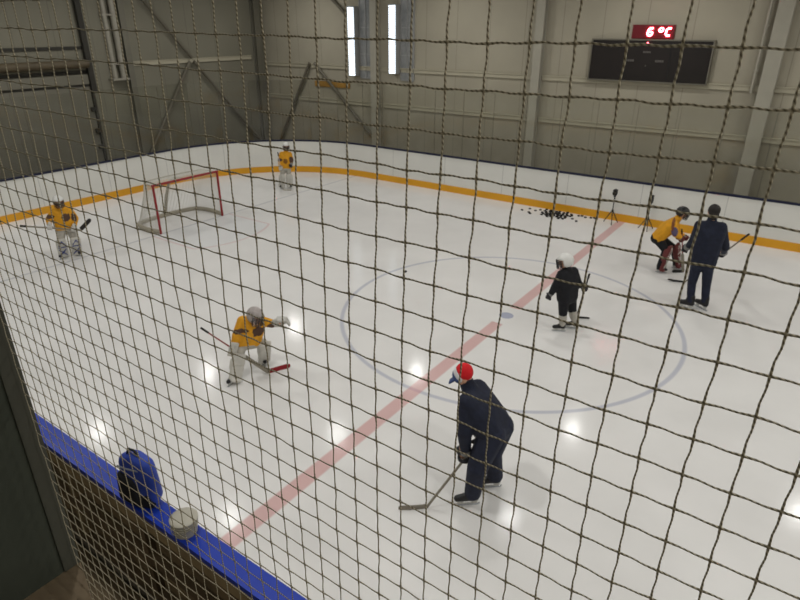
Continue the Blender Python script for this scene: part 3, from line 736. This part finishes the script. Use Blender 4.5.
bm = bmesh.new(); tube(bm, [V((*gcurve(k/30, .6, .95), GH-.01)) for k in range(31)], .012, 6); link('top_frame', bm, M['goalwhite'], gl)
bm = bmesh.new(); nu, nv = 62, 22
grid = []
for j in range(nv+1):
    v = j/nv; d = .6+(1.12-.6)*(v**1.3); w = .95+.08*v; z = (GH-.01)*(1-v)+.06*v
    grid.append([bm.verts.new((*gcurve(i/nu, d, w), z)) for i in range(nu+1)])
for j in range(nv):
    for i in range(nu): bm.faces.new((grid[j][i], grid[j][i+1], grid[j+1][i+1], grid[j+1][i]))
nr = 10
top = [[bm.verts.new((gcurve(i/nu, .6*k/nr, .95)[0], gcurve(i/nu, .6*k/nr, .95)[1], GH-.012)) for i in range(nu+1)] for k in range(1, nr+1)]
for a_, b_ in zip(top, top[1:]):
    for i in range(nu): bm.faces.new((a_[i], a_[i+1], b_[i+1], b_[i]))
bmesh.ops.remove_doubles(bm, verts=bm.verts[:], dist=.002)
bmesh.ops.wireframe(bm, faces=bm.faces[:], thickness=.010, use_replace=True, use_even_offset=False, use_boundary=True)
link('netting', bm, M['mesh'], gl, False)

# ------------------------------------------------------------------ players and coaches
P = dict(
 coach_center=dict(loc=(1.791, -4.391, 0), rot=0.4440,
  J=dict(head=(-0.235, 0.14, 1.475), neck=(-0.18, 0.12, 1.39), shL=(-0.186, -0.07, 1.31), shR=(-0.09, 0.28, 1.27), elL=(-0.19, -0.15, 0.98), haL=(-0.147, -0.16, 0.715), elR=(-0.06, 0.16, 0.95), haR=(-0.071, -0.06, 0.755), hipL=(0.09, -0.07, 0.93), hipR=(0.18, 0.15, 0.89), knL=(-0.03, -0.19, 0.58), anL=(-0.062, -0.13, 0.143), knR=(0.116, 0.08, 0.58), anR=(0.172, 0.19, 0.166), toeL=(-0.211, -0.17, 0.022), toeR=(0.01, 0.15, 0.051)),
  S=dict(butt=(0.02, 0.02, 0.87), heel=(-0.557, -0.268, 0), toe=(-0.84, -0.377, 0))),
 coach_right=dict(loc=(2.785, 2.28, 0), rot=0.1082,
  J=dict(head=(-0.075, -.01, 1.875), neck=(-0.075, 0, 1.74), shL=(-0.245, 0, 1.61), shR=(0.10, 0, 1.63), elL=(-0.30, 0.08, 1.28), haL=(-0.40, 0.30, 1.03), elR=(0.20, 0.05, 1.32), haR=(0.153, 0.62, 0.951), hipL=(-0.15, 0, 0.93), hipR=(0.03, 0, 0.94), knL=(-0.165, 0.03, 0.50), knR=(0.075, 0.05, 0.51), anL=(-0.125, -0.04, 0.099), anR=(0.115, 0.06, 0.155), toeL=(-0.29, -0.02, -0.032), toeR=(0.02, 0.14, -0.009)),
  S=dict(butt=(0.575, 0.3, 1.388), heel=(-0.389, 1.05, 0.0), toe=(-0.49, 0.2, 0.741))),
 goalie_right=dict(loc=(1.825, 4.021, 0), rot=0.1674,
  J=dict(head=(0.117, 0, 1.28), neck=(0.036, -0, 1.17), shL=(-0.005, 0.15, 1.06), shR=(-0.02, -0.15, 1.09), elL=(0.083, 0.2, 0.816), haL=(0.278, 0.15, 0.726), elR=(0.06, -0.22, 0.90), haR=(0.201, -0.15, 0.785), hipL=(-0.266, 0.12, 0.677), hipR=(-0.277, -0.12, 0.726), knL=(0.06, 0.16, 0.471), knR=(-0.06, -0.16, 0.50), anL=(0.184, 0.2, 0.147), anR=(-0.116, -0.2, 0.168), toeL=(0.352, 0.2, 0.106), toeR=(0.058, -0.2, 0.083)),
  S=dict(butt=(0.107, -0.12, 0.981), heel=(0.389, -0.25, 0), toe=(0.053, -0.533, 0))),
 kid=dict(loc=(1.062, 0.052, 0), rot=0.3142,
  J=dict(head=(-0.114, -0.02, 1.262), neck=(-0.068, 0, 1.173), shL=(-0.132, -0.12, 1.08), shR=(0.044, 0.12, 1.06), elL=(-0.218, -0.16, 0.857), haL=(-0.295, -0.18, 0.671), elR=(0.139, 0.14, 0.855), haR=(0.162, 0.05, 0.727), hipL=(-0.052, -0.08, 0.642), hipR=(0.052, 0.08, 0.62), knL=(-0.036, -0.12, 0.381), knR=(0.11, 0.12, 0.35), anL=(-0.025, -0.06, 0.104), anR=(0.18, 0.12, 0.145), toeL=(-0.145, -0.08, -0.022), toeR=(0.056, 0.1, 0.057)),
  S=dict(butt=(0.273, -0.05, 1.144), heel=(0.203, 0.3, 0.042), toe=(0.394, 0.3, 0.15))),
 goalie_front=dict(loc=(-2.309, -4.138, 0), rot=0.9043,
  J=dict(head=(0.215, -0.14, 1.02), neck=(0.154, -0.05, 0.95), shL=(0.03, 0, 0.918), shR=(0.29, -0.05, 0.902), elR=(0.441, -0.1, 0.862), haR=(0.54, -0.15, 0.89), elL=(-0.081, -0.08, 0.732), haL=(-0.12, -0.13, 0.60), hipL=(-0.022, -0, 0.56), hipR=(0.155, 0.02, 0.55), knL=(-0.118, -0.10, 0.34), knR=(0.29, 0.06, 0.47), anL=(-0.19, -0.15, 0.072), anR=(0.27, 0.30, 0.134), toeL=(-0.271, -0.25, 0.026), toeR=(0.288, 0.2, 0.099)),
  S=dict(butt=(-0.544, -0.1, 0.935), heel=(0.34, -0.041, 0), toe=(0.655, 0.049, 0))),
 goalie_far=dict(loc=(-9.497, -3.056, 0), rot=1.1488,
  J=dict(head=(0.077, -0.1, 1.29), neck=(0.088, -0.04, 1.193), shL=(-0.04, 0, 1.09), shR=(0.235, 0, 1.08), elL=(-0.17, -0.05, 0.924), haL=(-0.162, -0.18, 0.791), elR=(0.33, -0.02, 0.872), haR=(0.30, -0.2, 0.72), hipL=(0.0, 0, 0.66), hipR=(0.172, -0, 0.65), knL=(-0.067, -0.13, 0.42), knR=(0.217, -0.11, 0.403), anL=(-0.078, 0, 0.112), anR=(0.192, 0.02, 0.128), toeL=(-0.16, -0.12, 0.046), toeR=(0.25, -0.1, 0.058)),
  S=dict(butt=(-0.745, -0.1, 0.886), heel=(0.398, -0.25, 0.649), toe=(0.639, -0.25, 0.843))),
 player_corner=dict(loc=(-9.992, 4.325, 0), rot=0.8064,
  J=dict(head=(0.137, 0, 1.305), neck=(0.127, 0, 1.228), shL=(-0.02, -0, 1.10), shR=(0.229, -0, 1.09), elL=(-0.097, 0, 0.907), haL=(-0.074, -0.15, 0.724), elR=(0.28, -0, 0.892), haR=(0.24, -0.15, 0.733), hipL=(-0.01, -0, 0.65), hipR=(0.138, -0, 0.64), knL=(-0.065, -0.05, 0.37), knR=(0.163, -0.05, 0.36), anL=(-0.102, 0, 0.071), anR=(0.156, 0, 0.074), toeL=(-0.129, -0.1, -0.002), toeR=(0.19, -0.1, 0.016)),
  S=dict(butt=(-0.157, -0.15, 1.188), heel=(-0.034, -0.3, 0.044), toe=(0.184, -0.3, 0.001))),
)
def onstick(d, t): S = d['S']; return tuple(V(S['butt']).lerp(V(S['heel']), t))
def ax(d): return tuple(V(d['S']['butt'])-V(d['S']['heel']))

d = P['coach_center']
d['J']['haR'] = onstick(d, .10); d['J']['haL'] = onstick(d, .31)
person('coach_center', d['loc'], d['rot'], d['J'], 'person bending over a stick in navy tracksuit and red cap', 1.0, face=(-.85, .02, -.5), hup=(-.4, .1, .9), grips=dict(L=ax(d), R=ax(d)), head='cap', girth=1.2, collar=.72, legg=1.1)
stick(d['loc'], d['rot'], **d['S'], label='grey hockey stick held by the bending person in red cap', shaft='shaft', blade='tapepale')

d = P['coach_right']
d['S']['butt'] = (.55, .40, 1.45); d['S']['heel'] = (-.33, 1.30, .0); d['S']['toe'] = (-.64, 1.20, .0)
d['J']['haR'] = onstick(d, .36); d['J']['haR'] = (d['J']['haR'][0], d['J']['haR'][1], d['J']['haR'][2])
d['J']['elR'] = (.235, .25, 1.2)
person('coach_right', d['loc'], d['rot'], d['J'], 'person seen from behind in dark navy tracksuit, bareheaded with short dark hair', 1.05, face=(-.25, 1, -.12), hup=(-.02, .05, 1), grips=dict(R=ax(d)), head='hair', girth=1.06, collar=.8, head_s=1.1, legg=.84)
stick(d['loc'], d['rot'], **d['S'], label='hockey stick held in front by the person seen from behind', shaft='shaft', blade='tape')

d = P['goalie_right']
d['S'] = dict(butt=(.16, -.17, 1.0), heel=(.36, .02, 0), toe=(.16, -.12, 0))
d['J']['haR'] = onstick(d, .22); d['J']['knL'] = (.10, .16, .45)
person('goalie_right', d['loc'], d['rot'], d['J'], 'crouching person in yellow jersey, dark helmet and dark red leg pads, facing right', .78, face=(1, -.1, -.35), hup=(.25, 0, 1), shirt='yellow', trous='blackc', head=('helmk', 'cage'),
       gloves=('gloveb', 'gloveb'), pads=('padred', 'whitepad'), padfwd=(1, -.3, 0), grips=dict(R=ax(d)), head_s=1.0, girth=1.42, collar=.55, legg=.85, print_at=[((.03, -.30, .96), (.07, .12, .10), (60, 66, 110)), ((-.02, -.2, 1.1), (.03, .2, .14), (110, 62, 40))])
stick(d['loc'], d['rot'], **d['S'], label='short dark red goalie stick of the crouching person in dark helmet', shaft='shaftred', blade='tape', s=.9, goalie=True)

d = P['kid']
d['S'] = dict(butt=(.30, -.02, 1.10), heel=(.20, .55, .0), toe=(.42, .62, .0))
d['J']['haR'] = onstick(d, .3)
person('kid', d['loc'], d['rot'], d['J'], 'skating child in black jersey and shorts with white helmet', .77, face=(-1, -.05, -.2), hup=(-.15, 0, 1), shirt='blackc', trous='blackc', head=('helmw', 'cage'),
       gloves=('glove', 'glove'), socks='whitecloth', grips=dict(R=ax(d)), head_s=1.04, girth=1.36, collar=.6, legg=.85)
stick(d['loc'], d['rot'], **d['S'], label='hockey stick held behind the child in black jersey', shaft='tape', blade='tape', s=.9)

d = P['goalie_front']
d['J']['haL'] = onstick(d, .44)
person('goalie_front', d['loc'], d['rot'], d['J'], 'crouching goalie in yellow jersey reaching one pale glove out to the side', .74, face=(.55, -.8, -.25), hup=(.2, -.15, 1), shirt='yellow', trous='whitecloth', head=('helmg', 'mask'),
       gloves=('blocker', 'trapper'), pads=('whitepad', None), padfwd=(.25, -1, 0), grips=dict(L=ax(d), R=(0, -.5, 1)), head_s=1.0, girth=1.3, collar=.6, legg=.9, mitt=1.2,
       print_at=[((.25, -.17, .77), (.11, .12, .085), (54, 42, 50)), ((-.03, -.13, .81), (.12, .12, .035), (54, 42, 50)), ((.42, -.12, .84), (.05, .12, .05), (54, 42, 50))])
stick(d['loc'], d['rot'], **d['S'], label='red bladed goalie stick across the knees of the reaching goalie', shaft='shaftred', blade='tapered', s=.9, goalie=True)

d = P['goalie_far']
d['J']['haL'] = onstick(d, .47); d['J']['elL'] = (-.19, -.02, .92); d['J']['haR'] = onstick(d, .86)
person('goalie_far', d['loc'], d['rot'], d['J'], 'goalie by the end boards in yellow jersey, white helmet and blue striped white pads', .78, face=(.05, -1, -.2), hup=(0, -.1, 1), shirt='yellow', trous='whitecloth', head=('helmw', 'cage'),
       gloves=('gloveg', 'gloveg'), pads=('whitepad', 'padblue'), padfwd=(.1, -1, 0), grips=dict(L=ax(d), R=ax(d)), head_s=1.0, girth=1.28, collar=.55, legg=.9,
       print_at=[((.15, -.165, .95), (.085, .1, .10), (54, 42, 50)), ((.30, -.06, .90), (.055, .12, .10), (54, 42, 50)), ((-.15, -.05, .99), (.08, .12, .04), (54, 42, 50))])
stick(d['loc'], d['rot'], **d['S'], label='dark bladed stick held level by the goalie near the end boards', shaft='shaft', blade='tape', s=1.3, goalie=False)

d = P['player_corner']
d['S'] = dict(butt=(-.13, -.17, 1.18), heel=(-.06, -.33, 0.0), toe=(.2, -.38, 0))
d['J']['haL'] = onstick(d, .42)
person('player_corner', d['loc'], d['rot'], d['J'], 'small standing goalie in yellow jersey and plain white pads in the far corner', .76, face=(.0, -1, -.1), hup=(0, 0, 1), shirt='yellow', trous='whitecloth', head=('helmw', 'cage'),
       gloves=('gloveg', 'glove'), pads=('whitepad', None), padfwd=(0, -1, 0), grips=dict(L=ax(d)), head_s=1.0, girth=1.2, collar=.5, legg=.9,
       print_at=[((-.09, -.05, .92), (.09, .12, .05), (54, 42, 50)), ((.27, -.04, .9), (.08, .12, .10), (54, 42, 50)), ((.08, -.15, .88), (.08, .09, .07), (120, 78, 30))])
stick(d['loc'], d['rot'], **d['S'], label='pale stick held upright by the small goalie in the far corner', shaft='whitecloth', blade='whitecloth', s=.95)

# ------------------------------------------------------------------ pucks, tripods, things on the ledge
bm = bmesh.new(); lathe(bm, [(.034, 0), (.038, .004), (.038, .0215), (.034, .0255)], 18)
pk = tag(link('puck', bm, M['puck'], None, True, (-1.9, 6.7, .0005)), 'black puck in the loose pile by the far boards', 'puck', 'pucks piled by the far boards')
spots = []
rng = random.Random(3)
def free(x, y, lim=.079): return all((x-a)**2+(y-b)**2 > lim*lim for a, b in spots)
spots.append((-1.9, 6.7))
tries = 0
while len(spots) < 52 and tries < 4000:
    tries += 1
    x, y = rng.gauss(-1.70, .17), rng.gauss(6.63, .14)
    if 6.25 < y < 6.93 and -2.45 < x < -1.1 and free(x, y): spots.append((x, y))
for x, y in ((-1.28, 6.78), (-1.12, 6.82), (-1.04, 6.86), (-.92, 6.8), (-.78, 6.84), (-.62, 6.8), (-1.0, 6.3), (-2.65, 6.45), (-2.52, 6.7), (-1.42, 6.7), (-2.4, 6.35), (-.7, 6.88)):
    if free(x, y): spots.append((x, y))
for i, (x, y) in enumerate(spots[1:]):
    c = pk.copy(); col.objects.link(c); c.location = (x, y, .0005); c.rotation_euler.z = rng.random()*6
for k in range(26):      # second layer of the heap
    b = spots[rng.randrange(1, 50)]
    if all((b[0]+.02-a)**2+(b[1]-bb)**2 > .079**2 for a, bb in getattr(free, 'up', [])) and abs(b[0]+1.72) < .25:
        free.up = getattr(free, 'up', [])+[(b[0]+.02, b[1])]
        c = pk.copy(); col.objects.link(c); c.location = (b[0]+.02, b[1], .0265)
c = pk.copy(); col.objects.link(c); c.location = (-2.71, .66, .0005); del c['group']; c['label'] = 'lone black puck lying on the edge of the centre circle'; lone = c

def tripod(x, y, h, label, camlabel, spread=.2, box=False):
    r = empty('tripod', (x, y, 0), .4, label, 'tripod')
    for k in range(3):
        a = 2*PI*k/3+.5
        bm = bmesh.new(); tube(bm, [V((.02*math.cos(a), .02*math.sin(a), h*.42)), V((spread*math.cos(a), spread*math.sin(a), .012))], [.014, .010], 8)
        tube(bm, [V((spread*math.cos(a), spread*math.sin(a), .0)), V((spread*math.cos(a), spread*math.sin(a), .02))], .015, 8); link('leg', bm, M['dark'], r)
    bm = bmesh.new(); tube(bm, [V((0, 0, h*.25)), V((0, 0, h*.9))], .013, 10); lathe(bm, [(.025, h*.38), (.03, h*.4), (.03, h*.45), (.025, h*.47)], 12); link('centre_pole', bm, M['black'], r)
    bm = bmesh.new(); lathe(bm, [(.02, h*.9), (.03, h*.92), (.03, h*.955), (.045, h*.965), (.045, h*.98)], 12); tube(bm, [V((0, 0, h*.94)), V((.0, -.14, h*.9))], .008, 6); link('head', bm, M['black'], r)
    cm = empty('video_camera', (x, y, h*.982), 0, camlabel, 'camera')
    bm = bmesh.new(); bx(bm, (-.05, -.06, 0), (.05, .06, .14 if not box else .2), .012); link('camera_body', bm, M['black'], cm, False)
    bm = bmesh.new(); R90 = Matrix.Rotation(PI/2, 3, 'X'); lathe(bm, [(.035, .0), (.035, .05), (.04, .055), (.04, .07), (.03, .07)], 14, (0, -.06, .07), R90); link('lens', bm, M['dark'], cm)
    bm = bmesh.new(); tube(bm, [V((-.02, 0, .14)), V((.02, 0, .16))], .012, 6); link('top_grip', bm, M['dark'], cm)
tripod(-.2, 6.72, .78, 'black tripod at the far end of the red centre line', 'small black camera on the tripod at the red line')
tripod(.72, 6.7, .72, 'dark tripod behind the crouching player in dark helmet', 'black camera box on the tripod behind the crouching player', .2, True)

# white bucket with lid
LZ = BH
BUS = .80
bu = empty('bucket', (.575, -7.195, LZ), 0, 'whitish plastic bucket with round lid on the blue ledge', 'bucket')
bm = bmesh.new(); lathe(bm, [(.105, 0), (.112, .004), (.128, .17), (.120, .17)], 32); link('tub', bm, M['bucket'], bu)
bm = bmesh.new()
for zz, rr in ((.105, .128), (.135, .131)): lathe(bm, [(rr-.008, zz-.008), (rr, zz-.006), (rr+.002, zz), (rr, zz+.006), (rr-.008, zz+.008)], 32)
link('rim_ring', bm, M['bucketrim'], bu)
bm = bmesh.new(); lathe(bm, [(.130, .165), (.139, .168), (.139, .185), (.134, .19), (.10, .196), (.05, .199), (.0, .2)], 36); link('lid', bm, M['bucket'], bu)
bm = bmesh.new(); tube(bm, [V((.137*math.cos(a), -.02-.12*math.sin(abs(a)) if False else -.137*math.sin(a), .15-.08*math.sin(a))) for a in [PI*k/14 for k in range(15)]], .004, 6); link('handle', bm, M['bucketrim'], bu)

bu.scale = (BUS,)*3
# blue and black bag
bg = empty('bag', (-.03, -7.195, LZ+.006), .15, 'blue bag with black front pocket standing on the blue ledge', 'bag')
bm = bmesh.new()
hull(bm, [((-.17, .0, .06), .06), ((.19, .0, .06), .06), ((-.17, .05, .1), .06), ((.19, .05, .1), .06), ((-.13, .02, .40), .075), ((.17, .02, .43), .075), ((.02, .02, .46), .08), ((.21, .02, .3), .06)])
fuse('main_body', bm, M['bagblue'], bg, .014, 3)
bm = bmesh.new(); hull(bm, [((-.15, -.06, .06), .055), ((.10, -.06, .05), .055), ((-.15, -.05, .27), .05), ((.0, -.05, .24), .05)]); hull(bm, [((.1, -.05, .05), .05), ((.2, -.03, .05), .05), ((.18, -.04, .12), .04)]); fuse('front_pocket', bm, M['bagblack'], bg, .013, 3)
bm = bmesh.new(); tube(bm, [V((-.06, 0, .50)), V((-.03, 0, .565)), V((.06, 0, .57)), V((.1, 0, .515))], .012, 8); link('handle', bm, M['bagblack'], bg)
bm = bmesh.new(); tube(bm, [V((-.19, -.05, .36)), V((.0, -.075, .40)), V((.2, -.04, .40))], [(.006, .012)]*3, 6); link('zip', bm, M['navystripe'], bg)

bg.scale = (.8, .9, .95)
# ------------------------------------------------------------------ safety net in front of the balcony
def build_net():
    rng = random.Random(11); bm = bmesh.new()
    cu, cv, d = .0787, .08, .5
    cols = list(range(-39, 37)); rows = list(range(-4, 52))       # row k hangs at v = -(k + .36) cells
    node = {}
    for r in rows:
        for c in cols:
            drop = .02*max(0, r-8)
            left = max(0., min(1., (-c-9)/11))*max(0., 1-max(0, r)/5)
            ou = -.62-.03*max(0, min(r, 9))
            u = c+ou+rng.gauss(0, .010); v = -(r+.36-.13*left+drop)+rng.gauss(0, .012)+.012*math.sin(c*1.3+r)
            x = CX+u*cu*d; z = CZ+v*cv*d
            node[r, c] = V((x, NY+rng.gauss(0, .0006), z))
    R = .00092
    def strand(path, wob):
        pts = []
        for a, b in zip(path, path[1:]):
            L = (b-a)
            for k in range(3):
                t = k/3; p = a+L*t
                if k: p = p+wob*math.sin(t*2*PI)*rng.uniform(.0003, .0009)
                pts.append((p, R*(1.45 if k == 0 else 1.0)))
        pts.append((path[-1], R))
        tube(bm, [p for p, _ in pts], [q for _, q in pts], 5, False)
    xmin = BX+.004
    for r in rows: strand([node[r, c] for c in cols if node[r, c].x > xmin], V((0, 0, 1)))
    for c in cols:
        ok = [node[r, c] for r in rows if node[r, c].x > xmin]
        if len(ok) > 1: strand(ok, V((1, 0, 0)))
    return bm
o = link('safety_net', build_net(), M['net'], None, True)
tag(o, 'brown square mesh safety net hanging across the whole view', 'net')

# ------------------------------------------------------------------ world, camera, view
w = bpy.data.worlds.new('world'); sc.world = w; w.use_nodes = True
w.node_tree.nodes['Background'].inputs[0].default_value = (.5, .5, .48, 1); w.node_tree.nodes['Background'].inputs[1].default_value = .1
cam = bpy.data.cameras.new('camera'); co = bpy.data.objects.new('camera', cam); col.objects.link(co)
cam.sensor_width = 36; cam.lens = 596.99/800*36; cam.clip_start = .02; cam.clip_end = 100
yaw, pit, rol = 2.18394201, -.433925359, .001816887
fw = V((math.cos(yaw)*math.cos(pit), math.sin(yaw)*math.cos(pit), math.sin(pit))); rt = V((math.sin(yaw), -math.cos(yaw), 0)); up = rt.cross(fw)
r2 = rt*math.cos(rol)+up*math.sin(rol); u2 = up*math.cos(rol)-rt*math.sin(rol)
co.matrix_world = Matrix((r2, u2, -fw)).transposed().to_4x4(); co.location = (CX, CY, CZ)
cam.dof.use_dof = True; cam.dof.focus_distance = .85; cam.dof.aperture_fstop = 17
sc.camera = co
sc.view_settings.view_transform = 'Standard'; sc.view_settings.look = 'None'; sc.view_settings.exposure = .08; sc.view_settings.gamma = 1
